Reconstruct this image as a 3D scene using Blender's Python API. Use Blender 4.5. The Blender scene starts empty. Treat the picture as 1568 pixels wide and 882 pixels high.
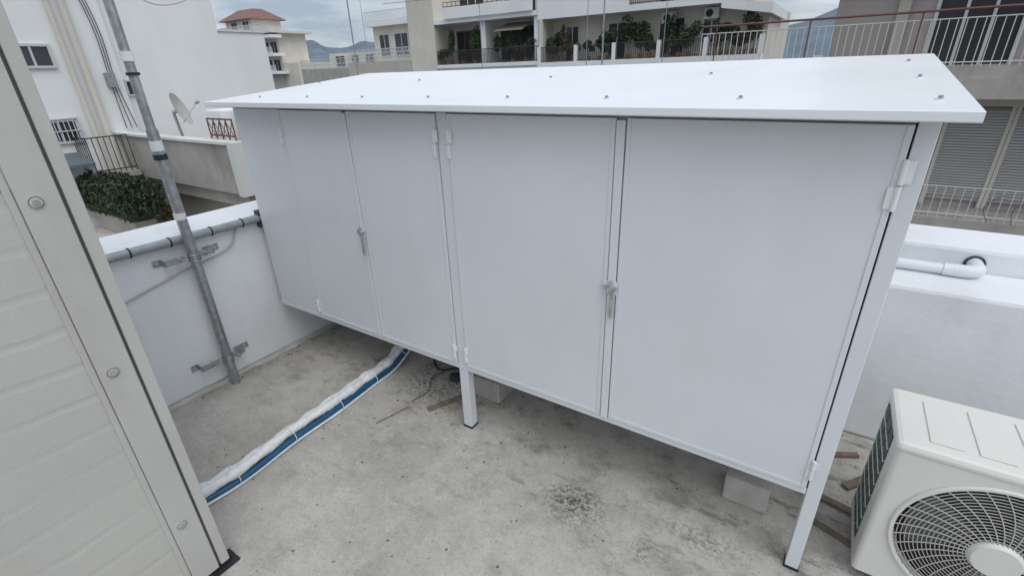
import bpy, math, random
from mathutils import Vector, Matrix
random.seed(7)
scene=bpy.context.scene
COL=scene.collection

# ---------------------------------------------------------------- materials
def mat(name,col,rough=.6,metal=0.,var=.08,vscale=3.,bump=.0,bscale=60.,dirt=None,dscale=1.5,damt=.35,spec=.5,wavy=0.):
    m=bpy.data.materials.new(name);m.use_nodes=True;nt=m.node_tree;N=nt.nodes;L=nt.links
    b=N['Principled BSDF'];b.inputs['Roughness'].default_value=rough;b.inputs['Metallic'].default_value=metal
    b.inputs['Specular IOR Level'].default_value=spec
    g=N.new('ShaderNodeNewGeometry')
    n=N.new('ShaderNodeTexNoise');n.inputs['Scale'].default_value=vscale;n.inputs['Detail'].default_value=6
    L.new(g.outputs['Position'],n.inputs['Vector'])
    r=N.new('ShaderNodeMapRange');r.inputs['From Min'].default_value=.3;r.inputs['From Max'].default_value=.7
    r.inputs['To Min'].default_value=1-var;r.inputs['To Max'].default_value=1+var*.6
    L.new(n.outputs['Fac'],r.inputs['Value'])
    mx=N.new('ShaderNodeMix');mx.data_type='RGBA';mx.blend_type='MULTIPLY';mx.inputs[0].default_value=1
    mx.inputs[6].default_value=(*col,1);L.new(r.outputs[0],mx.inputs[7])
    out=mx.outputs[2]
    if dirt:
        n2=N.new('ShaderNodeTexNoise');n2.inputs['Scale'].default_value=dscale;n2.inputs['Detail'].default_value=9;n2.inputs['Roughness'].default_value=.65
        mp=N.new('ShaderNodeMapping');mp.inputs['Scale'].default_value=(1,1,.35);L.new(g.outputs['Position'],mp.inputs[0]);L.new(mp.outputs[0],n2.inputs['Vector'])
        r2=N.new('ShaderNodeMapRange');r2.inputs['From Min'].default_value=.5;r2.inputs['From Max'].default_value=.75;r2.inputs['To Max'].default_value=damt
        L.new(n2.outputs['Fac'],r2.inputs['Value'])
        m2=N.new('ShaderNodeMix');m2.data_type='RGBA';L.new(r2.outputs[0],m2.inputs[0]);L.new(out,m2.inputs[6]);m2.inputs[7].default_value=(*dirt,1);out=m2.outputs[2]
    L.new(out,b.inputs['Base Color'])
    if bump>0:
        n3=N.new('ShaderNodeTexNoise');n3.inputs['Scale'].default_value=bscale;n3.inputs['Detail'].default_value=5
        L.new(g.outputs['Position'],n3.inputs['Vector'])
        bp=N.new('ShaderNodeBump');bp.inputs['Strength'].default_value=bump;bp.inputs['Distance'].default_value=.01
        L.new(n3.outputs['Fac'],bp.inputs['Height']);last=bp
        if wavy>0:
            n4=N.new('ShaderNodeTexNoise');n4.inputs['Scale'].default_value=2.2;n4.inputs['Detail'].default_value=1
            L.new(g.outputs['Position'],n4.inputs['Vector'])
            b2=N.new('ShaderNodeBump');b2.inputs['Strength'].default_value=wavy;b2.inputs['Distance'].default_value=.05
            L.new(n4.outputs['Fac'],b2.inputs['Height']);L.new(bp.outputs[0],b2.inputs['Normal']);last=b2
        L.new(last.outputs[0],b.inputs['Normal'])
    return m

M={}
M['cab']=mat('white_enamel_paint',(.705,.725,.755),.36,var=.03,vscale=1.3,bump=.05,bscale=45,dirt=(.50,.49,.46),dscale=2.2,damt=.16,wavy=.22)
M['cabroof']=mat('white_roof_sheet',(.81,.83,.85),.36,var=.03,vscale=1.2,bump=.04,bscale=30,dirt=(.58,.58,.55),damt=.22,wavy=.18)
M['wall']=mat('white_limewash',(.78,.80,.82),.85,var=.04,vscale=2,bump=.25,bscale=22,dirt=(.45,.43,.40),dscale=2.5,damt=.24,wavy=.25)
M['galv']=mat('galvanised_steel',(.42,.44,.46),.42,.75,var=.25,vscale=30)
M['galvd']=mat('weathered_pipe',(.34,.37,.39),.5,.4,var=.2,vscale=15)
M['black']=mat('black_rubber',(.02,.02,.022),.6)
M['dark']=mat('dark_gap',(.04,.042,.045),.8)
M['seam']=mat('grey_sealant',(.13,.13,.125),.8)
M['steel']=mat('zinc_plated',(.62,.64,.65),.28,.9,var=.1,vscale=40)
M['tape']=mat('white_tape',(.77,.79,.80),.5)
M['cable']=mat('grey_cable',(.45,.45,.44),.6)
M['ac']=mat('ivory_plastic',(.72,.71,.66),.45,var=.03,dirt=(.5,.48,.43),dscale=4,damt=.25)
M['acd']=mat('vent_fins',(.04,.075,.07),.5,var=.3,vscale=20)
M['acg']=mat('grille_white',(.50,.49,.46),.45)
M['pvc']=mat('white_pvc',(.76,.79,.82),.35)
M['dish']=mat('dish_enamel',(.50,.48,.44),.5,var=.1)
M['hosew']=mat('white_insulation_wrap',(.78,.80,.80),.55,var=.12,vscale=25,bump=.8,bscale=45)
M['hoseb']=mat('blue_conduit',(.008,.085,.19),.45,var=.15,vscale=20)
M['wood']=mat('old_wood',(.20,.15,.11),.8,var=.3,vscale=25)
M['block']=mat('concrete_block',(.46,.44,.41),.9,var=.15,vscale=12,bump=.6,bscale=50)
M['chip']=mat('gravel_chips',(.14,.135,.125),.9,var=.5,vscale=30)
M['chipw']=mat('mortar_chips',(.5,.49,.46),.9,var=.3,vscale=30)
M['glass']=mat('window_glass',(.05,.06,.07),.12,var=.4,vscale=.8)
M['glassd']=mat('dark_interior',(.025,.025,.028),.5,var=.4,vscale=1)
M['beige']=mat('beige_render',(.52,.49,.43),.9,var=.08,vscale=.5,dirt=(.3,.28,.25),dscale=.5,damt=.4)
M['cream']=mat('cream_render',(.67,.63,.56),.9,var=.08,vscale=.6,dirt=(.38,.35,.31),dscale=.6,damt=.35)
M['white2']=mat('white_render',(.82,.83,.83),.9,var=.04,vscale=.4,dirt=(.55,.55,.53),dscale=.6,damt=.22,bump=.3,bscale=4)
M['white3']=mat('dirty_white_render',(.68,.68,.66),.9,var=.07,vscale=.8,dirt=(.38,.36,.33),dscale=1.0,damt=.4,bump=.3,bscale=4)
M['pink']=mat('pinkish_render',(.42,.37,.355),.9,var=.07,vscale=.7,dirt=(.25,.22,.2),dscale=.8,damt=.4)
M['conc']=mat('stained_concrete',(.42,.395,.365),.9,var=.15,vscale=2,dirt=(.20,.18,.16),dscale=2,damt=.6,bump=.4,bscale=15)
M['rail']=mat('white_railing',(.6,.6,.6),.5)
M['railb']=mat('brown_railing',(.16,.07,.06),.5)
M['raild']=mat('dark_railing',(.04,.042,.045),.5)
M['shut']=mat('roller_shutter',(.46,.46,.45),.6,var=.05)
M['tile']=mat('red_roof_tiles',(.22,.12,.10),.8,var=.3,vscale=2)
M['leaf']=mat('leaves',(.055,.085,.035),.7,var=.6,vscale=3)
M['leafd']=mat('hedge_leaves',(.035,.055,.025),.7,var=.6,vscale=5)
M['leafo']=mat('reddish_leaves',(.14,.09,.04),.7,var=.5,vscale=3)
M['pot']=mat('terracotta',(.25,.11,.06),.8)
M['asph']=mat('asphalt',(.05,.05,.052),.9,var=.2,vscale=.2)
M['hill']=mat('hazy_hillside',(.13,.17,.21),1,var=.25,vscale=.01)  # bluish aerial haze is painted into the hill base colour
M['greyroof']=mat('grey_canopy',(.12,.15,.17),.6,var=.1)
M['awn']=mat('awning_cloth',(.30,.26,.2),.8)

def ribbed(name,col,per,amt,axis='Z',rough=.5):
    m=mat(name,col,rough,var=.04,vscale=2,dirt=(.36,.34,.31),dscale=3,damt=.25);nt=m.node_tree;N=nt.nodes;L=nt.links
    g=N.new('ShaderNodeNewGeometry');w=N.new('ShaderNodeTexWave');w.bands_direction=axis;w.inputs['Scale'].default_value=2*math.pi/per/20;w.inputs['Distortion'].default_value=2.0;w.inputs['Detail'].default_value=3;w.inputs['Detail Scale'].default_value=.9
    L.new(g.outputs['Position'],w.inputs['Vector'])
    cr=N.new('ShaderNodeMapRange');cr.inputs['From Min'].default_value=0;cr.inputs['From Max'].default_value=.14;L.new(w.outputs['Fac'],cr.inputs['Value'])
    no=N.new('ShaderNodeTexNoise');no.inputs['Scale'].default_value=110;no.inputs['Detail'].default_value=3;L.new(g.outputs['Position'],no.inputs['Vector'])
    nb=N.new('ShaderNodeTexNoise');nb.inputs['Scale'].default_value=2.2;nb.inputs['Detail'].default_value=3;L.new(g.outputs['Position'],nb.inputs['Vector'])
    mk=N.new('ShaderNodeMapRange');mk.inputs[1].default_value=.36;mk.inputs[2].default_value=.60;mk.inputs[3].default_value=.2;mk.inputs[4].default_value=.9;L.new(nb.outputs['Fac'],mk.inputs[0])
    mu=N.new('ShaderNodeMath');mu.operation='MULTIPLY';L.new(cr.outputs[0],mu.inputs[0]);L.new(mk.outputs[0],mu.inputs[1])
    ad=N.new('ShaderNodeMath');ad.operation='MULTIPLY_ADD';L.new(no.outputs['Fac'],ad.inputs[0]);ad.inputs[1].default_value=.6;L.new(mu.outputs[0],ad.inputs[2])
    bp=N.new('ShaderNodeBump');bp.inputs['Strength'].default_value=amt;bp.inputs['Distance'].default_value=.004
    L.new(ad.outputs[0],bp.inputs['Height']);L.new(bp.outputs[0],N['Principled BSDF'].inputs['Normal'])
    return m
M['panel']=ribbed('sandwich_panel_paint',(.50,.495,.46),.13,.45)
M['trim']=mat('trim_paint',(.50,.495,.465),.45,var=.05,dirt=(.33,.3,.28),dscale=5,damt=.3,bump=.05,bscale=60)

# floor
def floor_mat():
    m=bpy.data.materials.new('terrace_screed');m.use_nodes=True;nt=m.node_tree;N=nt.nodes;L=nt.links
    b=N['Principled BSDF'];b.inputs['Roughness'].default_value=.88
    g=N.new('ShaderNodeNewGeometry');P=g.outputs['Position']
    def noise(s,d=6,r=.6,o=0,sc=(1,1,1)):
        n=N.new('ShaderNodeTexNoise');n.inputs['Scale'].default_value=s;n.inputs['Detail'].default_value=d;n.inputs['Roughness'].default_value=r
        mp=N.new('ShaderNodeMapping');mp.inputs['Location'].default_value=(o,o*.7,0);mp.inputs['Scale'].default_value=sc;L.new(P,mp.inputs[0]);L.new(mp.outputs[0],n.inputs['Vector']);return n.outputs['Fac']
    def rng(v,a,b2,c,d):
        r=N.new('ShaderNodeMapRange');r.inputs[1].default_value=a;r.inputs[2].default_value=b2;r.inputs[3].default_value=c;r.inputs[4].default_value=d;L.new(v,r.inputs[0]);return r.outputs[0]
    def mul(a,c):
        x=N.new('ShaderNodeMath');x.operation='MULTIPLY';L.new(a,x.inputs[0]);L.new(c,x.inputs[1]);return x.outputs[0]
    def mix(f,a,c):
        x=N.new('ShaderNodeMix');x.data_type='RGBA'
        L.new(f,x.inputs[0])
        if isinstance(a,tuple): x.inputs[6].default_value=(*a,1)
        else: L.new(a,x.inputs[6])
        if isinstance(c,tuple): x.inputs[7].default_value=(*c,1)
        else: L.new(c,x.inputs[7])
        return x.outputs[2]
    c=mix(rng(noise(1.3,8),.38,.66,0,1),(.54,.515,.47),(.43,.405,.36))
    c=mix(rng(noise(6,8,.7,3),.48,.70,0,.6),c,(.33,.305,.265))
    c=mix(rng(noise(2.3,9,.75,7),.52,.60,0,.4),c,(.61,.595,.56))
    c=mix(rng(noise(11,6,.7,9),.56,.66,0,.4),c,(.62,.60,.56))
    c=mix(rng(noise(70,4,.7,1),.54,.70,0,.6),c,(.22,.20,.175))
    c=mix(rng(noise(38,5,.7,21),.56,.66,0,.5),c,(.66,.64,.60))
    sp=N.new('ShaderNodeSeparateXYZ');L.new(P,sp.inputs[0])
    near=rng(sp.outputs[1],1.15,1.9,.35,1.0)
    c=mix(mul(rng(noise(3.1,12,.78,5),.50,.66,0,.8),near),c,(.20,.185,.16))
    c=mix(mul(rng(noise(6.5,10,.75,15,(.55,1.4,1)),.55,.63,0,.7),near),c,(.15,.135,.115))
    c=mix(rng(noise(1.7,12,.8,12),.60,.72,0,.5),c,(.24,.225,.2))
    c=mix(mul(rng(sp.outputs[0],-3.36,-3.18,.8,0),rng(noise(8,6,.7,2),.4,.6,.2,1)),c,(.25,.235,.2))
    # patch where the coating has worn through to the dark aggregate
    def patch(cx,cy,rx,ry,c,amt,o):
        mp=N.new('ShaderNodeMapping');mp.vector_type='POINT';mp.inputs['Location'].default_value=(-cx/rx,-cy/ry,0);mp.inputs['Scale'].default_value=(1/rx,1/ry,0);L.new(P,mp.inputs[0])
        ln=N.new('ShaderNodeVectorMath');ln.operation='LENGTH';L.new(mp.outputs[0],ln.inputs[0])
        f=mul(rng(ln.outputs['Value'],.3,1.1,1,0),rng(noise(42,5,.7,o),.47,.56,0,amt))
        return mix(f,c,(.11,.105,.10))
    c=patch(-.74,1.60,.20,.15,c,.95,31);c=patch(-.36,1.52,.07,.10,c,.6,33);c=patch(-.15,1.72,.25,.10,c,.5,37);c=patch(-2.0,2.0,.35,.25,c,.7,41)
    v=N.new('ShaderNodeTexVoronoi');v.inputs['Scale'].default_value=14;L.new(P,v.inputs['Vector'])
    pit=rng(v.outputs['Distance'],.04,.11,1,0)
    mm_=mul(pit,rng(noise(4.3,2,.6,4),.46,.54,0,.85))
    c=mix(mm_,c,(.15,.135,.115))
    v2=N.new('ShaderNodeTexVoronoi');v2.inputs['Scale'].default_value=31;L.new(P,v2.inputs['Vector'])
    c=mix(mul(rng(v2.outputs['Distance'],.06,.13,1,0),rng(noise(3.3,2,.6,14),.48,.56,0,.8)),c,(.18,.165,.14))
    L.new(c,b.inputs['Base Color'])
    h=N.new('ShaderNodeMath');h.operation='SUBTRACT';L.new(noise(7,12,.78),h.inputs[0]);L.new(mm_,h.inputs[1])
    bp=N.new('ShaderNodeBump');bp.inputs['Strength'].default_value=.8;bp.inputs['Distance'].default_value=.018
    L.new(h.outputs[0],bp.inputs['Height']);L.new(bp.outputs[0],b.inputs['Normal'])
    return m
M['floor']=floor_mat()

# ---------------------------------------------------------------- geometry
class G:
    def __init__(s): s.v=[];s.f=[];s.m=[];s.mats=[]
    def mi(s,k):
        if k not in s.mats: s.mats.append(k)
        return s.mats.index(k)
    def poly(s,pts,k):
        n=len(s.v);s.v+= [tuple(p) for p in pts];s.f.append(tuple(range(n,n+len(pts))));s.m.append(s.mi(k))
    def box(s,a,b,k,rot=None):
        x0,y0,z0=a;x1,y1,z1=b
        if x0>x1:x0,x1=x1,x0
        if y0>y1:y0,y1=y1,y0
        if z0>z1:z0,z1=z1,z0
        P=[Vector(p) for p in [(x0,y0,z0),(x1,y0,z0),(x1,y1,z0),(x0,y1,z0),(x0,y0,z1),(x1,y0,z1),(x1,y1,z1),(x0,y1,z1)]]
        if rot:
            c=Vector(((x0+x1)/2,(y0+y1)/2,(z0+z1)/2));R=Matrix.Rotation(rot[1],3,rot[0]);P=[c+R@(p-c) for p in P]
        s.hexa(P,k);return s
    def hexa(s,P,k):
        n=len(s.v);s.v+=[tuple(p) for p in P]
        for q in [(0,3,2,1),(4,5,6,7),(0,1,5,4),(1,2,6,5),(2,3,7,6),(3,0,4,7)]:
            s.f.append(tuple(n+i for i in q));s.m.append(s.mi(k))
    def tube(s,pts,r,k,n=12,cap=True):
        pts=[Vector(p) for p in pts];rs=r if isinstance(r,(list,tuple)) else [r]*len(pts)
        base=len(s.v);up=None
        for i,p in enumerate(pts):
            t=(pts[min(i+1,len(pts)-1)]-pts[max(i-1,0)]).normalized()
            if up is None: up=Vector((0,0,1)) if abs(t.z)<.9 else Vector((1,0,0))
            a=t.cross(up).normalized();b=a.cross(t).normalized();up=b
            for j in range(n):
                th=2*math.pi*j/n;s.v.append(tuple(p+rs[i]*(math.cos(th)*a+math.sin(th)*b)))
        mi=s.mi(k)
        for i in range(len(pts)-1):
            for j in range(n):
                s.f.append((base+i*n+j,base+i*n+(j+1)%n,base+(i+1)*n+(j+1)%n,base+(i+1)*n+j));s.m.append(mi)
        if cap:
            s.f.append(tuple(base+j for j in range(n))[::-1]);s.m.append(mi)
            e=base+(len(pts)-1)*n;s.f.append(tuple(e+j for j in range(n)));s.m.append(mi)
        return s
    def ring(s,c,R,r,k,axis='y',n=48,m=6):
        c=Vector(c);base=len(s.v);mi=s.mi(k)
        for i in range(n):
            a=2*math.pi*i/n
            for j in range(m):
                b=2*math.pi*j/m;rr=R+r*math.cos(b);h=r*math.sin(b)
                if axis=='y': p=(rr*math.cos(a),h,rr*math.sin(a))
                elif axis=='z': p=(rr*math.cos(a),rr*math.sin(a),h)
                else: p=(h,rr*math.cos(a),rr*math.sin(a))
                s.v.append(tuple(c+Vector(p)))
        for i in range(n):
            for j in range(m):
                s.f.append((base+i*m+j,base+i*m+(j+1)%m,base+((i+1)%n)*m+(j+1)%m,base+((i+1)%n)*m+j));s.m.append(mi)
    def leaves(s,c,rad,n,size,k,k2=None):
        for _ in range(n):
            while True:
                p=Vector((random.uniform(-1,1),random.uniform(-1,1),random.uniform(-1,1)))
                if .15<p.length<1: break
            q=Vector((c[0]+p.x*rad[0],c[1]+p.y*rad[1],c[2]+p.z*rad[2]))
            a=Vector((random.gauss(0,1),random.gauss(0,1),random.gauss(0,1))).normalized();b=a.orthogonal().normalized();z=size*random.uniform(.6,1.3)
            s.poly([q-a*z,q+b*z*.45,q+a*z,q-b*z*.45],k2 if (k2 and random.random()<.25) else k)
    def build(s,name,parent=None,bevel=0,smooth=False):
        me=bpy.data.meshes.new(name);me.from_pydata(s.v,[],s.f)
        for k in s.mats: me.materials.append(M[k])
        me.polygons.foreach_set('material_index',s.m)
        if smooth: me.polygons.foreach_set('use_smooth',[True]*len(s.f))
        me.update()
        o=bpy.data.objects.new(name,me);COL.objects.link(o)
        if parent: o.parent=parent
        if bevel:
            b=o.modifiers.new('bevel','BEVEL');b.width=bevel;b.segments=2;b.limit_method='ANGLE';b.angle_limit=math.radians(50)
        return o
def empty(name,loc=(0,0,0)):
    e=bpy.data.objects.new(name,None);COL.objects.link(e);return e
def curvepts(ctrl,n=10):
    P=[Vector(p) for p in ctrl];P=[P[0]*2-P[1]]+P+[P[-1]*2-P[-2]];out=[]
    for i in range(1,len(P)-2):
        for j in range(n):
            t=j/n;a,b,c,d=P[i-1:i+3]
            out.append(.5*((2*b)+(c-a)*t+(2*a-5*b+4*c-d)*t*t+(3*b-a-3*c+d)*t**3))
    out.append(P[-2]);return out

# ---------------------------------------------------------------- terrace
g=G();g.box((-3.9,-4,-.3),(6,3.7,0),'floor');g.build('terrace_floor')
g=G();g.box((-3.88,-3.98,-13),(5.98,3.68,-.302),'cream');g.build('lower_apartment_block')
def wall_(name,boxes,bev):
    g=G()
    for a,b in boxes: g.box(a,b,'wall')
    return g.build(name,bevel=bev)
wall_('left_parapet_wall',[((-3.80,-4,.001),(-3.38,2.869,1.112))],.03)
g=G()
yy=-.5
pts=[]
while yy<2.86:
    pts.append((yy,random.uniform(.015,.045),random.uniform(.01,.03)));yy+=.07
for a,b in zip(pts,pts[1:]):
    g.poly([(-3.379,a[0],a[2]),(-3.379+a[1],a[0],.002),(-3.379+b[1],b[0],.002),(-3.379,b[0],b[2])],'block')
g.build('mortar_fillet')
wall_('rear_parapet_wall',[((-3.80,2.87,.001),(6,3.25,.955)),((-3.80,3.252,.001),(6,3.64,1.075))],.022)
# conduit pipe on the parapet
e=empty('conduit_pipe')
g=G();g.tube([(-3.350,-.6,1.085),(-3.350,1.80,1.085)],.027,'galvd',n=20);g.build('pipe',e,smooth=False)
g=G();g.tube([(-3.352,1.79,1.085),(-3.352,1.84,1.085)],.03,'black')
for y in (.98,1.2,1.45,1.66): g.ring((-3.350,y,1.085),.028,.005,'black',axis='y',n=20)
g.box((-3.378,1.78,1.02),(-3.33,1.83,1.14),'raild');g.tube(curvepts([(-3.34,1.81,1.12),(-3.30,1.83,1.16),(-3.29,1.80,1.10),(-3.33,1.80,1.04)],5),.006,'black',n=6);g.build('clips',e)
g=G();g.tube(curvepts([(-3.372,.6,.74),(-3.365,.83,.79),(-3.372,1.06,.84),(-3.36,1.25,.885),(-3.37,1.4,.90),(-3.36,1.55,.95),(-3.365,1.62,1.05),(-3.35,1.64,1.10)]),.006,'cable',n=6);g.build('hanging_cable')
# pole
e=empty('galvanised_mast')
g=G();g.tube([(-3.29,1.29,.0),(-3.29,1.28,1.75)],.030,'galv',n=24);g.tube([(-3.29,1.28,1.7),(-3.29,1.27,4.5)],.024,'galv',n=24);g.build('pole',e,smooth=False)
g=G()
for z,hh in ((2.10,.03),(1.63,.035),(1.22,.025)): g.tube([(-3.29,1.28,z),(-3.29,1.28,z+hh*1.6)],.0325,'tape',n=20)
g.tube([(-3.29,1.28,1.58),(-3.29,1.28,1.61)],.036,'black',n=20);g.tube([(-3.29,1.28,2.03),(-3.29,1.28,2.045)],.033,'black',n=20)
g.build('tape_bands',e)
for i,z in enumerate((.97,.20)):
    g=G()
    for y in (1.14,1.40):
        g.box((-3.371,y-.02,z-.02),(-3.30,y-.015,z+.02),'galv')
    g.box((-3.378,1.08,z-.02),(-3.372,1.125,z+.02),'galv');g.box((-3.378,1.38,z-.02),(-3.372,1.48,z+.02),'galv')
    g.box((-3.312,1.12,z-.02),(-3.306,1.24,z+.02),'galv');g.box((-3.312,1.32,z-.02),(-3.306,1.42,z+.02),'galv')
    for dz in (0,.018,-.018): g.ring((-3.29,1.285,z+dz),.035,.004,'galv',axis='z',n=24)
    g.box((-3.36,1.20,z-.008),(-3.25,1.210,z+.008),'steel');g.box((-3.36,1.35,z-.008),(-3.25,1.360,z+.008),'steel')
    g.tube([(-3.385,1.10,z),(-3.362,1.10,z)],.010,'steel',n=6);g.tube([(-3.385,1.45,z),(-3.362,1.45,z)],.010,'steel',n=6)
    g.build('wall_bracket_%d'%(i+1),e,bevel=.001)
g=G();g.tube(curvepts([(-3.25,1.30,2.55),(-3.2,1.42,2.38),(-3.15,1.6,2.40),(-3.15,1.75,2.55)]),.004,'cable',n=6);g.build('loose_cable')

# ---------------------------------------------------------------- sandwich panel enclosure (left foreground)
e=empty('sandwich_panel_enclosure')
g=G();g.box((-3.2,-3,.03),(-1.932,.37,1.73),'panel');g.box((-3.2,-3,1.735),(-1.927,.37,2.75),'panel');g.build('panels',e,bevel=.002)
g=G()
g.box((-1.99,.355,.03),(-1.915,.452,2.75),'trim')
g.box((-1.955,.335,.03),(-1.924,.354,2.75),'trim')
g.box((-3.2,.371,.03),(-1.995,.44,2.75),'trim')
g.box((-1.975,.4525,.03),(-1.93,.462,2.75),'seam')
g.box((-1.985,.4625,.03),(-1.918,.50,2.75),'trim')
g.box((-3.2,-3,2.751),(-1.90,.52,2.80),'trim')
g.build('corner_trim',e,bevel=.003)
g=G()
for z in (.36,1.10,1.69,2.3):
    g.tube([(-1.918,.392,z),(-1.911,.392,z)],.019,'trim',n=24);g.tube([(-1.912,.392,z),(-1.904,.392,z)],.009,'steel',n=6);g.ring((-1.9125,.392,z),.0165,.0022,'seam',axis='x',n=24)
g.build('screws',e)
g=G();g.box((-3.15,-3,.0),(-1.96,.33,.03),'dark');g.box((-1.99,.42,0),(-1.90,.53,.012),'black');g.box((-1.985,.40,0),(-1.93,.515,.03),'black');g.build('base_channel',e)

# ---------------------------------------------------------------- cabinet
e=empty('white_metal_cabinet')
YF=1.775
L0,R0=-3.30,.235;ZB,ZT=.425,1.845;YB=2.82
g=G()
g.box((L0,YF+.002,ZB),(L0+.03,YB,ZT),'cab')
g.box((R0-.025,YF+.03,ZB),(R0-.005,YB,ZT),'cab')
g.box((L0+.031,YB-.02,ZB),(R0-.026,YB,ZT+.1),'cab')
g.box((L0+.031,YF+.03,ZB+.002),(R0-.026,YB-.021,ZB+.025),'cab')
g.hexa([(R0-.024,YF+.02,ZT+.001),(R0-.006,YF+.02,ZT+.001),(R0-.006,YB,ZT+.001),(R0-.024,YB,ZT+.001),(R0-.024,YF+.02,ZT+.02),(R0-.006,YF+.02,ZT+.02),(R0-.006,YB,ZT+.115),(R0-.024,YB,ZT+.115)],'cab')
g.hexa([(L0+.002,YF+.02,ZT+.001),(L0+.028,YF+.02,ZT+.001),(L0+.028,YB,ZT+.001),(L0+.002,YB,ZT+.001),(L0+.002,YF+.02,ZT+.02),(L0+.028,YF+.02,ZT+.02),(L0+.028,YB,ZT+.115),(L0+.002,YB,ZT+.115)],'cab')
g.build('carcass',e,bevel=.002)
g=G()
g.box((L0+.031,YF,ZB+.03),(-2.813,YF+.02,ZT-.02),'cab')
g.box((L0,YF-.003,ZB),(R0-.052,YF+.03,ZB+.028),'cab')
g.box((L0,YF-.001,ZT-.018),(R0-.052,YF+.03,ZT+.018),'cab')
g.box((-1.573,YF-.002,.0),(-1.513,YF+.055,ZT-.019),'cab')
g.box((R0-.050,YF-.002,.0),(R0,YF+.055,ZT+.019),'cab')
g.build('frame_and_legs',e,bevel=.003)
g=G();g.box((-1.577,YF-.006,0),(-1.509,YF+.059,.014),'black');g.box((R0-.054,YF-.006,0),(R0+.004,YF+.059,.014),'black')
g.build('leg_caps',e,bevel=.002)
g=G();g.box((L0+.04,YF+.0205,ZB+.03),(R0-.055,YF+.028,ZT-.02),'cab');g.build('inner_backing',e)
def door(name,x0,x1,z0=ZB+.032,z1=ZT-.023):
    g=G();g.box((x0,YF-.006,z0),(x1,YF+.015,z1),'cab')
    t=.018;y0,y1=YF-.0095,YF-.0062
    g.box((x0+.001,y0,z0+.001),(x0+t,y1,z1-.001),'cab');g.box((x1-t,y0,z0+.001),(x1-.001,y1,z1-.001),'cab')
    g.box((x0+t+.0005,y0,z0+.001),(x1-t-.0005,y1,z0+t),'cab');g.box((x0+t+.0005,y0,z1-t),(x1-t-.0005,y1,z1-.001),'cab')
    g.build(name,e,bevel=.0015)
door('door_1',-2.808,-2.232);door('door_2',-2.196,-1.578);door('door_3',-1.508,-.692);door('door_4',-.650,R0-.056)
g=G();g.box((-2.228,YF-.014,ZB+.03),(-2.200,YF+.01,ZT-.03),'cab');g.box((-.688,YF-.014,ZB+.03),(-.654,YF+.01,ZT-.03),'cab');g.build('meeting_strips',e,bevel=.002)
def hinge(g,x,z,h=.10,w=.020):
    y=YF-.013
    g.tube([(x,y-.002,z-h/2),(x,y-.002,z-.002)],.0075,'tape',n=12);g.tube([(x,y-.002,z+.002),(x,y-.002,z+h/2)],.0075,'tape',n=12)
    g.box((x-w,y-.001,z-h/2+.004),(x-.001,y+.003,z-.006),'tape');g.box((x+.001,y-.001,z+.006),(x+w,y+.003,z+h/2-.004),'tape')
g=G()
hinge(g,-2.811,1.67,.09);hinge(g,-2.811,.53,.09)
hinge(g,-1.586,1.69,.13);hinge(g,-1.500,1.69,.13);hinge(g,-1.583,.54,.09);hinge(g,-1.503,.54,.09)
hinge(g,R0-.053,1.655,.15,.025);hinge(g,R0-.053,.56,.09)
g.build('hinges',e,bevel=.001)
def lock(x,z,i):
    g=G();y=YF-.016
    g.box((x-.035,y-.004,z-.03),(x+.03,y+.001,z+.03),'cab')
    g.box((x-.030,y-.010,z-.010),(x+.032,y-.004,z+.010),'steel')
    g.tube([(x+.002,y-.020,z),(x+.002,y-.003,z)],.017,'steel',n=20)
    g.ring((x+.002,y-.020,z),.015,.004,'galvd',n=20)
    g.box((x-.008,y-.018,z+.01),(x+.012,y-.002,z+.032),'steel')
    g.tube([(x+.012,y-.014,z-.02),(x+.012,y-.02,z-.045)],.005,'galvd',n=8)
    g.box((x+.002,y-.020,z-.135),(x+.021,y-.006,z-.045),'steel')
    g.box((x+.007,y-.022,z-.125),(x+.015,y-.0195,z-.08),'galvd')
    g.build('lock_%d'%i,e,bevel=.002)
lock(-2.214,1.16,1);lock(-.672,1.145,2)
# roof
RX0,RX1,RY0,RY1=-3.40,.295,1.665,3.05;z0,z1=1.868,2.0
th=.012
def zr(y): return z0+(z1-z0)*(y-RY0)/(RY1-RY0)
g=G()
xs=[RX0,-2.25,-.98,RX1]
for i in range(3):
    a,b=xs[i]+(.0008 if i else 0),xs[i+1]-(.0008 if i<2 else 0);dz=0
    g.hexa([(a,RY0,z0-th+dz),(b,RY0,z0-th+dz),(b,RY1,z1-th+dz),(a,RY1,z1-th+dz),(a,RY0,z0+dz),(b,RY0,z0+dz),(b,RY1,z1+dz),(a,RY1,z1+dz)],'cabroof')
g.build('roof_sheets',e,bevel=.0015)
g=G()
g.box((RX0,RY0-.004,z0-.026),(RX1,RY0-.001,z0-.001),'cabroof')
g.box((RX0,RY0-.0005,z0-.028),(RX1,RY0+.02,z0-.0255),'cabroof')
g.hexa([(RX0,RY1+.001,z1-.03),(RX1,RY1+.001,z1-.03),(RX1,RY1+.35,z1-.09),(RX0,RY1+.35,z1-.09),(RX0,RY1+.001,z1-.001),(RX1,RY1+.001,z1-.001),(RX1,RY1+.35,z1-.07),(RX0,RY1+.35,z1-.07)],'cabroof')
g.build('roof_edges',e,bevel=.002)
g=G();g.box((-1.62,2.10,.16),(-1.57,2.15,ZB),'cab');g.box((-.03,2.10,.16),(.02,2.15,ZB),'cab');g.box((-3.0,2.4,0),(-2.95,2.45,ZB),'cab')
g.box((.12,2.70,0),(.17,2.75,ZB),'cab');g.build('rear_legs',e,bevel=.002)
g=G()
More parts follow.
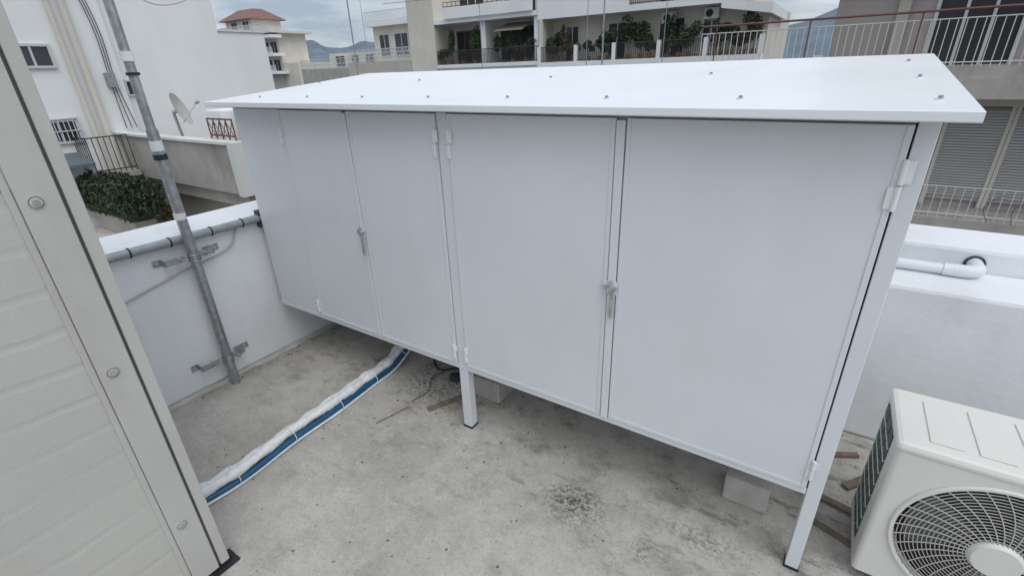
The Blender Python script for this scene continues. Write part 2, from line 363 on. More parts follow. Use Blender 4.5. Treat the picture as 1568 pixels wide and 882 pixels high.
sc=[(x,1.83) for x in (-3.05,-2.58,-2.12,-1.66,-1.21,-.76,-.29,.22)]+[(x,2.47) for x in (-3.3,-2.3,-1.35,-.53)]+[(.20,2.27),(.19,2.75)]
for x,y in sc:
    z=zr(y);g.tube([(x,y,z-.002),(x,y,z+.003)],.013,'tape',n=16);g.tube([(x,y,z+.002),(x,y,z+.011)],.0065,'galvd',n=6)
g.build('roof_screws',e)
for (x,y) in ((-1.60,2.14),(-.02,2.10)):
    g=G();g.box((x-.10,y-.09,.001),(x+.10,y+.11,.155),'block');g.build('concrete_block',bevel=.01)

def plank(x,y,l,w,a,t=.02):
    g=G();g.box((x-l/2,y-w/2,.002),(x+l/2,y+w/2,t),'wood',rot=('Z',a));g.build('timber_scrap',bevel=.002)
plank(-1.80,1.90,.30,.04,1.1,.014);plank(.35,2.25,.32,.035,-.2);plank(.38,2.05,.28,.03,-.35,.015);plank(.52,2.55,.4,.04,.9);plank(-1.55,2.40,.3,.05,.3);plank(.30,2.60,.35,.03,.5);plank(-.9,2.3,.4,.03,.2)
g=G();g.box((-2.62,2.30,.002),(-2.46,2.38,.05),'dark',rot=('Z',.3));g.build('black_plastic_tray',bevel=.01)
g=G();g.box((-1.97,2.10,.002),(-1.86,2.17,.04),'dark',rot=('Z',.5));g.build('black_plastic_tray',bevel=.01)
g=G();g.tube(curvepts([(-2.3,2.3,.01),(-2.1,2.15,.012),(-2.0,2.3,.01),(-2.2,2.45,.012),(-2.35,2.35,.01)]),.007,'black',n=6);g.build('cable_offcut')
g=G();g.tube(curvepts([(-2.02,1.78,.008),(-2.0,1.92,.009),(-2.08,2.05,.008),(-2.04,2.2,.01)]),.004,'wood',n=6);g.tube(curvepts([(-2.06,1.5,.006),(-2.02,1.64,.008),(-2.0,1.72,.006)]),.003,'wood',n=5);g.build('twigs')

# hoses
e=empty('insulated_pipe_bundle')
base=[(-2.47,.25,.05),(-2.40,.55,.045),(-2.375,.80,.042),(-2.40,1.13,.045),(-2.405,1.45,.042),(-2.43,1.75,.042),(-2.44,2.02,.06),(-2.45,2.30,.22),(-2.45,2.5,.46)]
def off(dx,dz,j=.005): return [(x+dx+random.uniform(-j,j),y,z+dz+random.uniform(0,j)) for x,y,z in base]
g=G();c=curvepts(off(-.032,-.007,.012),14);g.tube(c,[.030+.0045*math.sin(i*.8)+random.uniform(-.003,.003) for i in range(len(c))],'hosew',n=16)
c=curvepts(off(.004,.010,.012),14);g.tube(c,[.027+.0035*math.sin(i*.7+1)+random.uniform(-.003,.003) for i in range(len(c))],'hosew',n=16)
c=curvepts(off(.058,-.032,.003),12);g.tube(c,.008,'hosew',n=10)
g.build('white_insulated_pipes',e,smooth=True)
g=G();c=curvepts(off(.038,-.019,.004),12);g.tube(c,.018,'hoseb',n=14);g.build('blue_conduit',e,smooth=True)
g=G()
cc=curvepts(base,12)
for i in range(10,len(cc)-14,13):
    p=cc[i];t=(cc[i+1]-cc[i]).normalized()
    a=t.cross(Vector((0,0,1))).normalized();b=a.cross(t)
    ring=[p+Vector((.000,0,-.002))+ .069*math.cos(th)*a+.043*math.sin(th)*b for th in [k*2*math.pi/20 for k in range(21)]]
    g.tube(ring,.0025,'tape',n=5,cap=False)
g.build('cable_ties',e)

# debris chips
g=G()
def chip(x,y,s,k):
    n=random.choice((4,5));a0=random.random()*6;top=[];bot=[]
    for i in range(n):
        a=a0+i*2*math.pi/n;r=s*random.uniform(.6,1.2);bot.append((x+r*math.cos(a),y+r*math.sin(a),.0015));top.append((x+.7*r*math.cos(a),y+.7*r*math.sin(a),.0015+s*random.uniform(.3,.8)))
    g.poly(top,k)
    for i in range(n): g.poly([bot[i],bot[(i+1)%n],top[(i+1)%n],top[i]],k)
for _ in range(300):
    x,y=random.uniform(-3.3,1.5),random.uniform(.3,2.85);chip(x,y,random.choice((.002,.003,.003,.004,.005)),random.choice(('chip','chipw','chipw')))
for _ in range(300):
    r=abs(random.gauss(0,.07));a=random.random()*6.28;chip(-.74+r*1.5*math.cos(a),1.61+r*math.sin(a),random.uniform(.0015,.003),'chip')
for _ in range(200):
    chip(random.gauss(-1.9,.35),random.gauss(2.1,.2),random.uniform(.003,.010),random.choice(('chip','chipw')))
for _ in range(60):
    chip(-3.33+abs(random.gauss(0,.03)),random.uniform(.5,2.8),random.uniform(.003,.01),random.choice(('chip','chipw','wood')))
g.build('floor_debris')

# ---------------------------------------------------------------- AC unit
e=empty('air_conditioner_outdoor_unit')
X0,X1,Y0,Y1,Z0,Z1=.415,1.28,1.86,2.24,.06,.735
g=G()
cx,cz,Rr=.77,.375,.285
def front(y,k):
    n=64;outer=[]
    for i in range(n):
        a=2*math.pi*i/n;dx,dz=math.cos(a),math.sin(a)
        t=1e9
        for lim,d,c0 in ((X1-.02,dx,cx),(X0+.02,dx,cx),(Z1-.02,dz,cz),(Z0,dz,cz)):
            if abs(d)>1e-6:
                tt=(lim-c0)/d
                if tt>0:t=min(t,tt)
        outer.append((cx+dx*t,y,cz+dz*t))
    inner=[(cx+Rr*math.cos(2*math.pi*i/n),y,cz+Rr*math.sin(2*math.pi*i/n)) for i in range(n)]
    inn2=[(p[0]*.97+cx*.03,y+.03,p[2]*.97+cz*.03) for p in inner]
    for i in range(n):
        j=(i+1)%n;g.poly([outer[i],outer[j],inner[j],inner[i]],k);g.poly([inner[i],inner[j],inn2[j],inn2[i]],k)
    for c in ((X0+.02,Z0),(X1-.02,Z0),(X0+.02,Z1-.02),(X1-.02,Z1-.02)):
        best=sorted(range(n),key=lambda i:(outer[i][0]-c[0])**2+(outer[i][2]-c[1])**2)[:2]
        g.poly([(c[0],y,c[1]),outer[best[0]],outer[best[1]]],k)
front(Y0,'ac')
for s,xe in ((1,X0),(-1,X1)):
    prev=None
    for i in range(7):
        a=math.pi/2*i/6;p=(xe+s*(.02-.02*math.sin(a)),Y0+.02-.02*math.cos(a))
        if prev: g.poly([(prev[0],prev[1],Z0),(p[0],p[1],Z0),(p[0],p[1],Z1-.02),(prev[0],prev[1],Z1-.02)],'ac')
        prev=p
g.poly([(X0,Y0+.02,Z0),(X0,Y1,Z0),(X0,Y1,Z1-.02),(X0,Y0+.02,Z1-.02)],'ac')
g.poly([(X1,Y0+.02,Z0),(X1,Y1,Z0),(X1,Y1,Z1-.02),(X1,Y0+.02,Z1-.02)],'ac')
g.poly([(X0,Y1,Z0),(X1,Y1,Z0),(X1,Y1,Z1-.02),(X0,Y1,Z1-.02)],'ac')
g.poly([(X0,Y0+.02,Z0),(X1,Y0+.02,Z0),(X1,Y1,Z0),(X0,Y1,Z0)],'ac')
g.build('casing',e)
g=G();g.box((X0-.006,Y0-.006,Z1-.045),(X1+.006,Y1+.006,Z1),'ac');g.build('top_cover',e,bevel=.018)
g=G()
for i in range(6):
    x=X0+.09+i*.135;g.box((x,Y0+.05,Z1+.0005),(x+.095,Y1-.06,Z1+.005),'ac')
g.build('top_ribs',e,bevel=.004)
g=G()
for r in range(9):
    z=.13+r*.062
    for c in range(3):
        y=Y0+.10+c*.085;g.box((X0-.004,y,z),(X0-.0005,y+.072,z+.050),'acd')
g.build('side_vents',e)
g=G()
for r in range(1,9):
    z=.13+r*.062-.006;g.box((X0-.007,Y0+.095,z-.002),(X0-.0045,Y0+.345,z+.002),'ac')
g.build('side_grille',e)
g=G()
g.ring((cx,Y0-.003,cz),Rr+.006,.009,'ac',n=64)
rr=.085
while rr<Rr: g.ring((cx,Y0-.006-.012*(1-rr/Rr),cz),rr,.0016,'acg',n=56,m=5);rr+=.0125
for i in range(36):
    a=2*math.pi*i/36;pts=[]
    for k in range(7):
        r=.07+(Rr-.07)*k/6;b=a+.35*(k/6);pts.append((cx+r*math.cos(b),Y0-.008-.012*(1-r/Rr),cz+r*math.sin(b)))
    g.tube(pts,.0021,'acg',n=5)
g.tube([(cx,Y0-.030,cz),(cx,Y0-.012,cz)],[.066,.078],'ac',n=40)
g.build('fan_grille',e)
g=G();g.tube([(cx,Y0+.05,cz),(cx,Y0+.2,cz)],Rr*.98,'black',n=48)
n=48
for i in range(n):
    a=2*math.pi*i/n;b=2*math.pi*(i+1)/n;r=Rr*.965
    g.poly([(cx+r*math.cos(a),Y0+.0295,cz+r*math.sin(a)),(cx+r*math.cos(b),Y0+.0295,cz+r*math.sin(b)),(cx+r*math.cos(b),Y0+.052,cz+r*math.sin(b)),(cx+r*math.cos(a),Y0+.052,cz+r*math.sin(a))],'black')
g.build('fan_cavity',e)
g=G()
for i in range(3):
    a=i*2*math.pi/3+.4
    for k in range(8):
        b0=a+k*.13;b1=b0+.13
        g.poly([(cx+.06*math.cos(b0),Y0+.048-k*.002,cz+.06*math.sin(b0)),(cx+.25*math.cos(b0),Y0+.048-k*.002,cz+.25*math.sin(b0)),(cx+.25*math.cos(b1),Y0+.046-k*.002,cz+.25*math.sin(b1)),(cx+.06*math.cos(b1),Y0+.046-k*.002,cz+.06*math.sin(b1))],'seam')
g.build('fan_blades',e)
g=G()
for x in (X0+.12,X1-.18): g.box((x,Y0-.02,.0),(x+.06,Y1+.02,Z0-.001),'raild')
g.build('feet',e,bevel=.003)

# PVC pipe on the ledge
e=empty('pvc_drain_pipe')
g=G();g.tube([(-.2,3.12,.988),(.66,3.12,.988)],.026,'pvc',n=20);g.build('pipe',e)
g=G();g.tube(curvepts([(.64,3.12,.988),(.70,3.12,.990),(.735,3.14,.995),(.74,3.20,.995),(.74,3.249,.995)],6),.033,'pvc',n=20);g.tube([(.60,3.12,.988),(.65,3.12,.988)],.032,'pvc',n=20);g.ring((.74,3.246,.995),.040,.005,'raild',n=24);g.build('elbow',e,smooth=False)

# ================================================================ BACKGROUND
g=G();g.box((-3000,-3000,-13.4),(3000,3000,-13.004),'asph');g.build('ground')
g=G();g.box((-60,4.5,-13),(60,6,-12.87),'conc');g.box((-60,12,-13),(60,13.9,-12.87),'conc');g.build('pavement')

def window(g,face,u0,u1,z0,z1,d,frame='rail',glass='glass',mull=1):
    ax,c,s=face
    def B(a0,a1,b0,b1,c0,c1,k):
        if ax=='y': g.box((a0,c+s*c0,b0),(a1,c+s*c1,b1),k)
        else: g.box((c+s*c0,a0,b0),(c+s*c1,a1,b1),k)
    B(u0,u1,z0,z1,.004,.02,glass)
    t=d
    B(u0-t,u0,z0-t,z1+t,.004,.06,frame);B(u1,u1+t,z0-t,z1+t,.004,.06,frame);B(u0,u1,z1,z1+t,.004,.06,frame);B(u0,u1,z0-t,z0,.004,.06,frame)
    for i in range(mull):
        m=u0+(u1-u0)*(i+1)/(mull+1);B(m-t*.4,m+t*.4,z0,z1,.022,.05,frame)
def railing(g,p0,p1,z0,z1,k='rail',step=.12,r=.011,midrails=(0.08,)):
    p0=Vector(p0);p1=Vector(p1);n=max(1,int((p1-p0).length/step))
    for i in range(n+1):
        p=p0.lerp(p1,i/n);g.box((p.x-r,p.y-r,z0),(p.x+r,p.y+r,z1),k)
    for z in [z1]+[z0+m for m in midrails]:
        g.tube([(p0.x,p0.y,z),(p1.x,p1.y,z)],r*1.8,k,n=6)

# ---- left white building
e=empty('white_apartment_building')
g=G()
g.box((-24,5.3,-13),(-14.5,7.95,9),'white2')
g.box((-24,7.952,-13),(-14.5,9.25,3.15),'white2')
g.box((-24,7.93,3.152),(-14.46,9.3,3.20),'white3')
g.box((-24,-6,-13),(-14.25,5.298,9),'white2')
g.build('walls',e)
g=G()
window(g,('x',-14.25,1),3.55,4.12,2.36,2.72,.05,mull=1)
window(g,('x',-14.25,1),3.50,4.10,.85,1.25,.05,mull=1)
window(g,('x',-14.25,1),2.2,2.9,2.36,3.2,.05,mull=1)
window(g,('x',-14.5,1),5.42,5.62,1.72,2.0,.04,mull=0)
for i in range(9): g.box((-14.20,3.46+i*.085,.80),(-14.17,3.475+i*.085,1.33),'rail')
g.box((-14.20,3.44,1.05),(-14.165,4.18,1.07),'rail');g.box((-14.20,3.44,1.30),(-14.165,4.18,1.32),'rail')
g.build('windows',e)
g=G()
g.tube([(-14.15,4.38,8),(-14.15,4.38,-3)],.05,'cream',n=10)
g.tube([(-14.15,4.62,8),(-14.15,4.62,-3)],.07,'cream',n=10)
for i,y in enumerate((5.03,5.08,5.13)):
    g.tube(curvepts([(-14.2,y-.3,6),(-14.2,y-.1,4),(-14.2,y+.02,3),(-14.2,y,2),(-14.2,y+.06*i,1.0)]),.009,'raild',n=6)
g.box((-14.248,4.95,1.9),(-14.1,5.12,2.2),'galvd')
g.build('downpipes',e)
g=G()
g.box((-14.24,3.9,0.02),(-13.45,4.75,.14),'conc');railing(g,(-13.5,3.95,0),(-13.5,4.72,0),.14,.92,'raild',.10,.008);railing(g,(-14.2,3.95,0),(-13.5,3.95,0),.14,.92,'raild',.10,.008)
g.build('balcony',e)
# ---- terrace house in front
e=empty('terraced_house')
g=G()
g.box((-14.2,4.8,-.05),(-9.42,4.95,.88),'conc')
g.box((-9.42,4.78,-.08),(-9.25,8.6,.92),'white3')
g.box((-14.2,4.953,-.35),(-9.425,8.6,-.06),'conc')
g.box((-13.8,5.3,-13),(-9.6,8.5,-.352),'beige')
g.box((-14.3,4.74,.882),(-9.43,5.0,.93),'white3')
g.box((-11.4,6.6,-.05),(-9.6,8.5,1.5),'white2')
g.box((-11.5,6.5,1.502),(-9.5,8.6,1.56),'white3')
g.build('walls',e)
g=G()
railing(g,(-10.35,5.02,0),(-9.47,5.02,0),.92,1.30,'railb',.22,.010)
for i in range(4):
    x=-10.35+i*.22;g.tube([(x,5.02,.94),(x+.22,5.02,1.28)],.008,'railb',n=5);g.tube([(x+.22,5.02,.94),(x,5.02,1.28)],.008,'railb',n=5)
g.build('terrace_railing',e)
g=G();g.box((-11.1,5.4,.0),(-10.5,5.9,1.42),'white2');g.box((-10.4,5.6,.0),(-9.75,6.2,1.48),'white3');g.build('rooftop_cabinets',e,bevel=.03)
# satellite dish
e=empty('satellite_dish')
g=G()
c=Vector((-11.7,5.15,1.42));n_=Vector((.75,.85,.40)).normalized();a=n_.orthogonal().normalized();b=n_.cross(a)
base_=len(g.v);rings=6
for i in range(rings+1):
    r=.34*i/rings
    for j in range(24):
        th=2*math.pi*j/24;g.v.append(tuple(c+a*r*math.cos(th)+b*r*math.sin(th)+n_*(r*r*.7)))
for i in range(rings):
    for j in range(24):
        g.f.append((base_+i*24+j,base_+i*24+(j+1)%24,base_+(i+1)*24+(j+1)%24,base_+(i+1)*24+j));g.m.append(g.mi('dish'))
g.build('reflector',e,smooth=True)
g=G();g.tube([c-b*.30*(1 if b.z>0 else -1),c+n_*.40],.012,'galv',n=6);g.tube([c+n_*.38,c+n_*.46],.03,'galv',n=8)
g.tube([c-n_*.02,c-n_*.1],.04,'galv',n=8);g.tube([c-n_*.1,(c.x-.06,c.y+.05,0)],.03,'galv',n=8);g.build('feed_arm_and_mast',e)
# lower terrace with hedge
g=G();g.box((-14.2,2.9,-1.25),(-11.5,4.7,-1.1),'cream');g.box((-14.2,2.9,-13),(-11.7,4.6,-1.26),'beige');g.build('lower_terrace')
g=G()
for i in range(12):
    x=-14.1+i*.22;g.leaves((x,3.95,-.22+random.uniform(-.07,.07)),(.3,.5,.45),900,.045,'leafd','leaf')
g.box((-14.1,3.8,-1.09),(-12.0,4.3,-.7),'conc');g.tube([(-13.5,4.15,-.7),(-13.5,4.15,-.2)],.03,'wood',n=6)
g.build('hedge')
g=G();g.leaves((-11.9,4.4,-.75),(.25,.2,.35),420,.05,'leafo','leafd');g.box((-12.05,4.25,-1.09),(-11.75,4.55,-.95),'pot');g.build('potted_plant')
g=G();g.hexa([(-14.24,3.0,.55),(-13.4,3.0,.38),(-13.4,3.95,.38),(-14.24,3.95,.55),(-14.24,3.0,.60),(-13.4,3.0,.43),(-13.4,3.95,.43),(-14.24,3.95,.60)],'greyroof');g.tube([(-13.45,3.9,.38),(-13.45,3.9,-1.1)],.03,'galv',n=6);g.build('metal_canopy')

# ---- right building across the street
e=empty('pink_rendered_apartment_building')
g=G()
g.box((-.58,15.3,1.46),(14,24,14),'pink');g.box((-.58,15.3,-13),(14,24,1.459),'pink')
g.box((-3.4,14.0,1.50),(14,15.298,1.74),'conc')
g.box((.3,13.95,1.12),(14,14.12,1.498),'conc')
g.box((-3.4,13.96,-1.62),(14,15.298,-1.36),'conc')
g.box((-3.4,14.0,4.6),(14,15.298,4.85),'conc')
g.box((-3.4,15.3,-13),(-.583,24,1.49),'beige')
for x in (.6,5.2,9.8): g.box((x,15.2,-13),(x+.22,15.296,14),'beige')
g.build('walls_and_slabs',e)
g=G()
window(g,('y',15.3,-1),1.35,2.75,1.75,3.9,.07,mull=2,frame='rail',glass='glassd')
window(g,('y',15.3,-1),4.0,6.0,1.75,3.9,.07,mull=2,frame='rail',glass='glassd')
g.build('windows',e)
g=G()
for x0,x1 in ((2.1,3.1),(3.25,4.6),(4.75,6.4),(.9,1.95)):
    z=-1.1
    while z<.78: g.box((x0,15.20,z),(x1,15.225,z+.045),'shut',);z+=.062
    g.box((x0-.07,15.18,-1.35),(x0,15.29,.9),'cream');g.box((x1,15.18,-1.35),(x1+.07,15.29,.9),'cream')
    g.box((x0,15.23,-1.2),(x1,15.28,.85),'pink')
g.box((.8,15.17,.9),(6.5,15.295,1.1),'cream')
g.build('roller_shutters',e)
g=G();railing(g,(-3.35,14.05,0),(14,14.05,0),1.74,2.62,'rail',.14,.0075)
g.tube([(-3.35,14.02,2.78),(14,14.02,2.78)],.024,'railb',n=8)
for x in range(-3,14,2): g.tube([(x,14.02,1.74),(x,14.02,2.78)],.018,'railb',n=6)
railing(g,(-3.35,14.05,0),(14,14.05,0),-1.36,-.68,'rail',.16,.007)
g.build('balcony_railings',e)
g=G()
for _ in range(9):
    x=random.uniform(2.3,6)
    g.tube(curvepts([(x,13.9,-1.36),(x+random.uniform(-.2,.2),13.85,-1.0),(x+random.uniform(-.5,.5),13.8,-.7)],5),.008,'wood',n=4)
g.build('dry_vine')

# ---- facades at Y~33
def plant(x,y,z,h,w,kind='leaf'):
    g=G();g.tube([(x,y,z),(x,y,z+.28)],[.13,.18],'pot',n=10);g.tube([(x,y,z+.28),(x+random.uniform(-.1,.1),y,z+.28+h*.5)],.025,'wood',n=5)
    for _ in range(6):
        g.leaves((x+random.uniform(-.5,.5)*w,y+random.uniform(-.15,.15),z+.35+h*random.uniform(.3,.95)),(w*.5,w*.45,h*.25),120,.09,kind,'leafd')
    g.build('potted_plant')

e=empty('beige_apartment_building')
g=G()
XA,XB=-19.0,-4.6
g.box((XA,33.0,-13),(XB,45,2.0),'beige')
g.box((XA,34.6,2.001),(XB,45,5.0),'cream')
g.box((XA-.1,33.0,5.0),(-7.0,45,5.35),'white2')
g.box((XA,34.6,5.351),(-6.0,45,8.6),'cream')
g.box((XA-.1,32.9,2.01),(XB,34.599,2.30),'white2')
g.box((XA-.1,32.9,8.61),(-6,45,8.9),'white2')
g.box((XA-.1,33.0,5.351),(-12.5,33.12,6.2),'white2')
g.box((XA,33,2.31),(XA+.3,34.6,4.99),'cream');
g.hexa([(-7.0,33,4.75),(XB+.3,33,4.3),(XB+.3,40,4.3),(-7.0,40,4.75),(-7.0,33,5.25),(XB+.3,33,4.8),(XB+.3,40,4.8),(-7.0,40,5.25)],'white2')
for z in (-1.1,-4.2,-7.3): g.box((XA-.1,32.2,z),(XB,32.999,z+.25),'white2')
g.build('walls_and_slabs',e)
g=G()
for x0,x1,a,b,gl in ((-17.6,-16.7,2.35,4.5,'glass'),(-14.4,-13.2,2.35,4.5,'glassd'),(-12.6,-11.9,3.2,4.5,'shut'),(-10.9,-9.4,2.35,4.5,'glassd'),(-8.2,-7.3,3.1,4.4,'glass')):
    window(g,('y',34.6,-1),x0,x1,a,b,.09,mull=1,glass=gl)
for x0,x1 in ((-17.8,-16.4),(-14.4,-13),(-11,-9.2),(-8.3,-7)): window(g,('y',34.6,-1),x0,x1,5.4,7.8,.09,mull=1,glass='glassd')
g.build('windows',e)
g=G();railing(g,(XA,32.95,0),(-13.4,32.95,0),2.3,3.25,'raild',.13,.014);railing(g,(-13.3,32.95,0),(XB,32.95,0),2.3,3.25,'raild',.13,.014)
for x in (XA+.05,-16.1,-13.35,-10.4,-7.6,XB): g.box((x-.12,32.9,2.3),(x+.12,33.15,3.3),'white2')
railing(g,(-12.5,33.05,0),(-7.0,33.05,0),5.35,6.2,'raild',.13,.014)
g.build('balcony_railings',e)
for x,z in ((-10.3,4.55),(-7.75,4.62)):
    g=G();g.box((x-.42,34.1,z-.3),(x+.42,34.5,z+.3),'ac');g.ring((x-.1,34.09,z),.22,.02,'acg',n=20);g.tube([(x-.1,34.085,z),(x-.1,34.1,z)],.2,'dark',n=20);g.box((x-.3,34.4,z-.38),(x+.3,34.6,z-.301),'galv');g.build('air_conditioner_outdoor_unit',bevel=.02)
for x in [-18.5,-17.9,-17.2,-16.5,-15.4,-14.6,-13.9,-12.6,-11.8,-11.2,-10.0,-9.3,-8.7,-6.9,-6.3,-5.6,-5.0]:
    plant(x,33.4+random.uniform(0,.3),2.3,random.uniform(.7,1.9),random.uniform(.4,.9),random.choice(('leaf','leaf','leafd','leafo')))

e=empty('white_balcony_apartment_building')
g=G()
XA,XB=-28.6,-19.15
g.box((XA,33.2,-13),(XB,45,2.15),'white2')
g.box((XA,35.2,2.151),(XB,45,5.3),'cream')
g.box((XA,33.0,5.301),(XB,45,5.6),'white2');g.box((XA,35.2,5.601),(XB,45,9),'cream')
g.box((XA+1.2,32.8,5.601),(XB-.3,32.95,6.35),'white2')
g.box((XA,33.0,2.16),(XB,35.19,2.42),'white2')
g.box((XB-.35,33.2,2.43),(XB-.002,35.19,5.299),'white2');g.box((-24.3,33.4,2.43),(-23.9,35.19,5.299),'white2')
g.box((-31.4,33.0,-13),(-28.61,44,9),'cream')
for z in (-1.1,-4.2,-7.3): g.box((XA,32.2,z),(XB,33.199,z+.25),'white2')
g.build('walls_and_slabs',e)
g=G()
for x0,x1 in ((-28.0,-25.2),(-23.6,-20.2)): window(g,('y',35.2,-1),x0,x1,2.45,4.8,.09,mull=3,glass='glassd',frame='wood')
for x0,x1 in ((-27.5,-25.2),(-23.2,-20.5)): window(g,('y',35.2,-1),x0,x1,5.65,8,.09,mull=2,glass='glassd',frame='rail')
g.build('windows',e)
g=G();railing(g,(XA,33.1,0),(XB,33.1,0),2.42,3.4,'raild',.13,.014);railing(g,(XA+1.2,32.87,0),(XB-.3,32.87,0),6.35,6.7,'raild',.4,.014)
g.hexa([(-22.9,33.0,4.5),(-20.4,33.0,4.5),(-20.4,34.9,5.1),(-22.9,34.9,5.1),(-22.9,33.0,4.54),(-20.4,33.0,4.54),(-20.4,34.9,5.14),(-22.9,34.9,5.14)],'awn')
g.build('railings_and_awning',e)
for x in (-28.2,-27.4,-26.3,-25.1,-22.8,-21.5,-20.4,-19.7):
    plant(x,33.5,2.42,random.uniform(.6,2.0),random.uniform(.4,.8),random.choice(('leaf','leafd','leafo')))

e=empty('grey_terraced_apartment_building')
g=G()
g.box((-39.5,33,-13),(-31.45,44,2.9),'beige');g.box((-38.8,36,2.901),(-31.45,44,5.9),'cream')
g.box((-39.3,35.4,5.901),(-31.45,44,6.25),'white2')
g.box((-48,34,-13),(-39.51,45,2.55),'conc');g.box((-47,37,2.551),(-39.51,45,4.0),'cream')
g.build('walls',e)
g=G()
railing(g,(-39.4,33.05,0),(-31.5,33.05,0),2.9,3.9,'rail',.16,.016,(.1,.4,.7));railing(g,(-48,34.05,0),(-39.5,34.05,0),2.55,3.4,'rail',.2,.016,(.1,.4))
railing(g,(-39.2,35.5,0),(-31.5,35.5,0),6.25,7.1,'rail',.2,.016)
for x0,x1 in ((-38,-36.8),(-36,-34.4),(-33.8,-32.4)): window(g,('y',36,-1),x0,x1,3.4,5.2,.08,glass='glass')
for x0,x1 in ((-46,-44.6),(-43.5,-42.4),(-41.4,-40.3)): window(g,('y',37,-1),x0,x1,2.7,3.7,.08,glass='glassd')
for x0,x1 in ((-38.5,-36.5),(-35,-33)): window(g,('y',33,-1),x0,x1,.3,1.9,.08,glass='glassd')
g.build('railings_and_windows',e)

e=empty('red_tiled_house')
g=G()
g.box((-106,60,-13),(-97,66,12.0),'cream')
g.hexa([(-107,59,12.01),(-96,59,12.01),(-96,67,12.01),(-107,67,12.01),(-104,62,14.0),(-99,62,14.0),(-99,64,14.0),(-104,64,14.0)],'tile')
g.box((-96.9,60,-13),(-90,66,9.2),'cream');g.box((-97,57.8,9.201),(-88.5,66.5,9.6),'white3')
g.box((-89.9,60,-13),(-85.5,68,4.2),'cream')
for z in (8.4,5.4,2.4): g.box((-106,57.6,z),(-88.6,59.99,z+.5),'white2')
g.build('walls_and_roof',e)
g=G()
for z in (9.8,5.95,2.95):
    for x in (-104,-100,-95,-92.5):
        if z>9 and x>-97: continue
        window(g,('y',60,-1),x,x+1.9,z,z+1.9,.12,glass='glassd')
    railing(g,(-106,57.8,0),(-89,57.8,0),z-.05,z+.9,'rail',.3,.035)
g.build('windows_and_railings',e)

# distant city
g=G();rnd=random.Random(3)
for _ in range(420):
    y=rnd.uniform(75,420);x=-y*rnd.uniform(-.2,1.9);w=rnd.uniform(8,16);d=rnd.uniform(8,14);h=rnd.uniform(9,15)
    h=min(h,13+2+ y*.03);k=rnd.choice(('cream','beige','white2','conc'))
    g.box((x,y,-13),(x+w,y+d,-13+h),k)
    z=-13+1
    while z<-13+h-2:
        g.box((x+.5,y-.06,z),(x+w-.5,y-.01,z+1.3),'glassd');z+=3
    if rnd.random()<.4: g.box((x+2,y+2,-13+h),(x+5,y+5,-13+h+2),k)
g.build('distant_buildings')
# hills
g=G();nx,ny=240,14
def hz(x,y):
    u=x/ y if y else 0
    p=0
    for cx_,w,h in ((-1.10,.13,50),(-1.33,.12,42),(-1.6,.2,60),(-.02,.14,24),(-.6,.3,36),(.4,.4,80),(-2.2,.5,90)):
        p+=h*math.exp(-((u-cx_)/w)**2)
    return p*(1+.03*math.sin(u*23)+.02*math.sin(u*61+1))
b0=len(g.v)
for j in range(ny+1):
    y=1000+j*90
    for i in range(nx+1):
        u=-3+4*i/nx;x=u*y;s=math.sin(math.pi*j/ny)
        g.v.append((x,y,-13+ (hz(x,y)*y/600+8*math.sin(u*31+j)*s)*s))
for j in range(ny):
    for i in range(nx):
        a=b0+j*(nx+1)+i;g.f.append((a,a+1,a+nx+2,a+nx+1));g.m.append(g.mi('hill'))
g.build('hills',smooth=True)

# rooftop antennas behind
def antenna(x,y,z0,z1,arms=True):
    g=G();g.tube([(x,y,z0),(x,y,z1)],.022,'galvd',n=6)
    if arms:
        g.tube([(x-.5,y,z1-.3),(x+.5,y,z1-.3)],.012,'galvd',n=5)
        for i in range(6): g.tube([(x-.45+i*.18,y-.25,z1-.3),(x-.45+i*.18,y+.25,z1-.3)],.008,'galvd',n=4)
    g.build('tv_antenna')
antenna(-13.0,11.2,-13,4.9);antenna(-6.0,14,-13,4.4,False)
antenna(-37.0,33.3,2.9,9);antenna(-22.0,30.2,-13,6.0,False);antenna(-13.9,30,-13,6.8,False);antenna(-9.2,30,-13,7.0,False)
g=G()
g.tube(curvepts([(-34,33,7.2),(-20,31,6.7),(-8,30,7.0)],12),.015,'raild',n=4);g.build('overhead_cable')

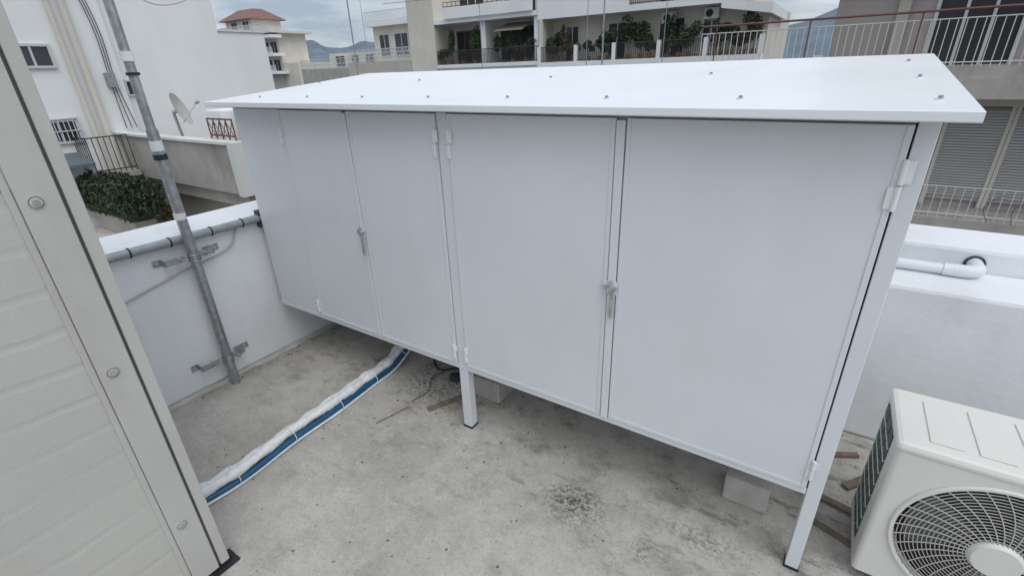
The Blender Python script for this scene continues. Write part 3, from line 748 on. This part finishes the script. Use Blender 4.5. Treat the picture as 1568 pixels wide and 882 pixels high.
# ---------------------------------------------------------------- light
sun_el,sun_dir=math.radians(55),Vector((.80,-.45,0)).normalized()
w=bpy.data.worlds.new('World');scene.world=w;w.use_nodes=True;nt=w.node_tree;N=nt.nodes;L=nt.links
bg=N['Background'];bg.inputs['Strength'].default_value=.12
sky=N.new('ShaderNodeTexSky');sky.sky_type='NISHITA';sky.sun_disc=False;sky.sun_elevation=sun_el;sky.sun_rotation=math.atan2(sun_dir.x,sun_dir.y)
tc=N.new('ShaderNodeTexCoord');sp=N.new('ShaderNodeSeparateXYZ');L.new(tc.outputs['Generated'],sp.inputs[0])
mp=N.new('ShaderNodeMapping');mp.inputs['Scale'].default_value=(1,1,4.5);L.new(tc.outputs['Generated'],mp.inputs[0])
no=N.new('ShaderNodeTexNoise');no.inputs['Scale'].default_value=3.4;no.inputs['Detail'].default_value=9;no.inputs['Roughness'].default_value=.58;L.new(mp.outputs[0],no.inputs['Vector'])
cr=N.new('ShaderNodeValToRGB');cr.color_ramp.elements[0].position=.38;cr.color_ramp.elements[0].color=(3.5,4.2,5.1,1);cr.color_ramp.elements[1].position=.62;cr.color_ramp.elements[1].color=(7.5,7.8,8.2,1)
L.new(no.outputs['Fac'],cr.inputs[0])
r=N.new('ShaderNodeMapRange');r.inputs[1].default_value=0;r.inputs[2].default_value=.8;r.inputs[3].default_value=.82;r.inputs[4].default_value=1.5;L.new(sp.outputs[2],r.inputs[0])
mu=N.new('ShaderNodeMix');mu.data_type='RGBA';mu.blend_type='MULTIPLY';mu.inputs[0].default_value=1;L.new(cr.outputs[0],mu.inputs[6]);L.new(r.outputs[0],mu.inputs[7])
mx=N.new('ShaderNodeMix');mx.data_type='RGBA';mx.inputs[0].default_value=.88;L.new(sky.outputs[0],mx.inputs[6]);L.new(mu.outputs[2],mx.inputs[7]);L.new(mx.outputs[2],bg.inputs['Color'])
sl=bpy.data.lights.new('sun','SUN');sl.energy=1.1;sl.angle=math.radians(40);sl.color=(1,.97,.93)
so=bpy.data.objects.new('sun',sl);COL.objects.link(so)
dirv=Vector((sun_dir.x*math.cos(sun_el),sun_dir.y*math.cos(sun_el),math.sin(sun_el)));so.rotation_euler=dirv.to_track_quat('Z','Y').to_euler()

# ---------------------------------------------------------------- camera
cd=bpy.data.cameras.new('camera');cd.sensor_width=36;cd.lens=16.83;cd.clip_start=.02;cd.clip_end=6000
co=bpy.data.objects.new('camera',cd);COL.objects.link(co)
R=Matrix(((.8394,-.2018,.5047),(.5426,.3657,-.7562),(-.0318,.9085,.4165)))
co.matrix_world=Matrix.Translation((0,0,2))@R.to_4x4()
scene.camera=co
scene.view_settings.view_transform='Standard';scene.view_settings.look='None';scene.view_settings.exposure=0
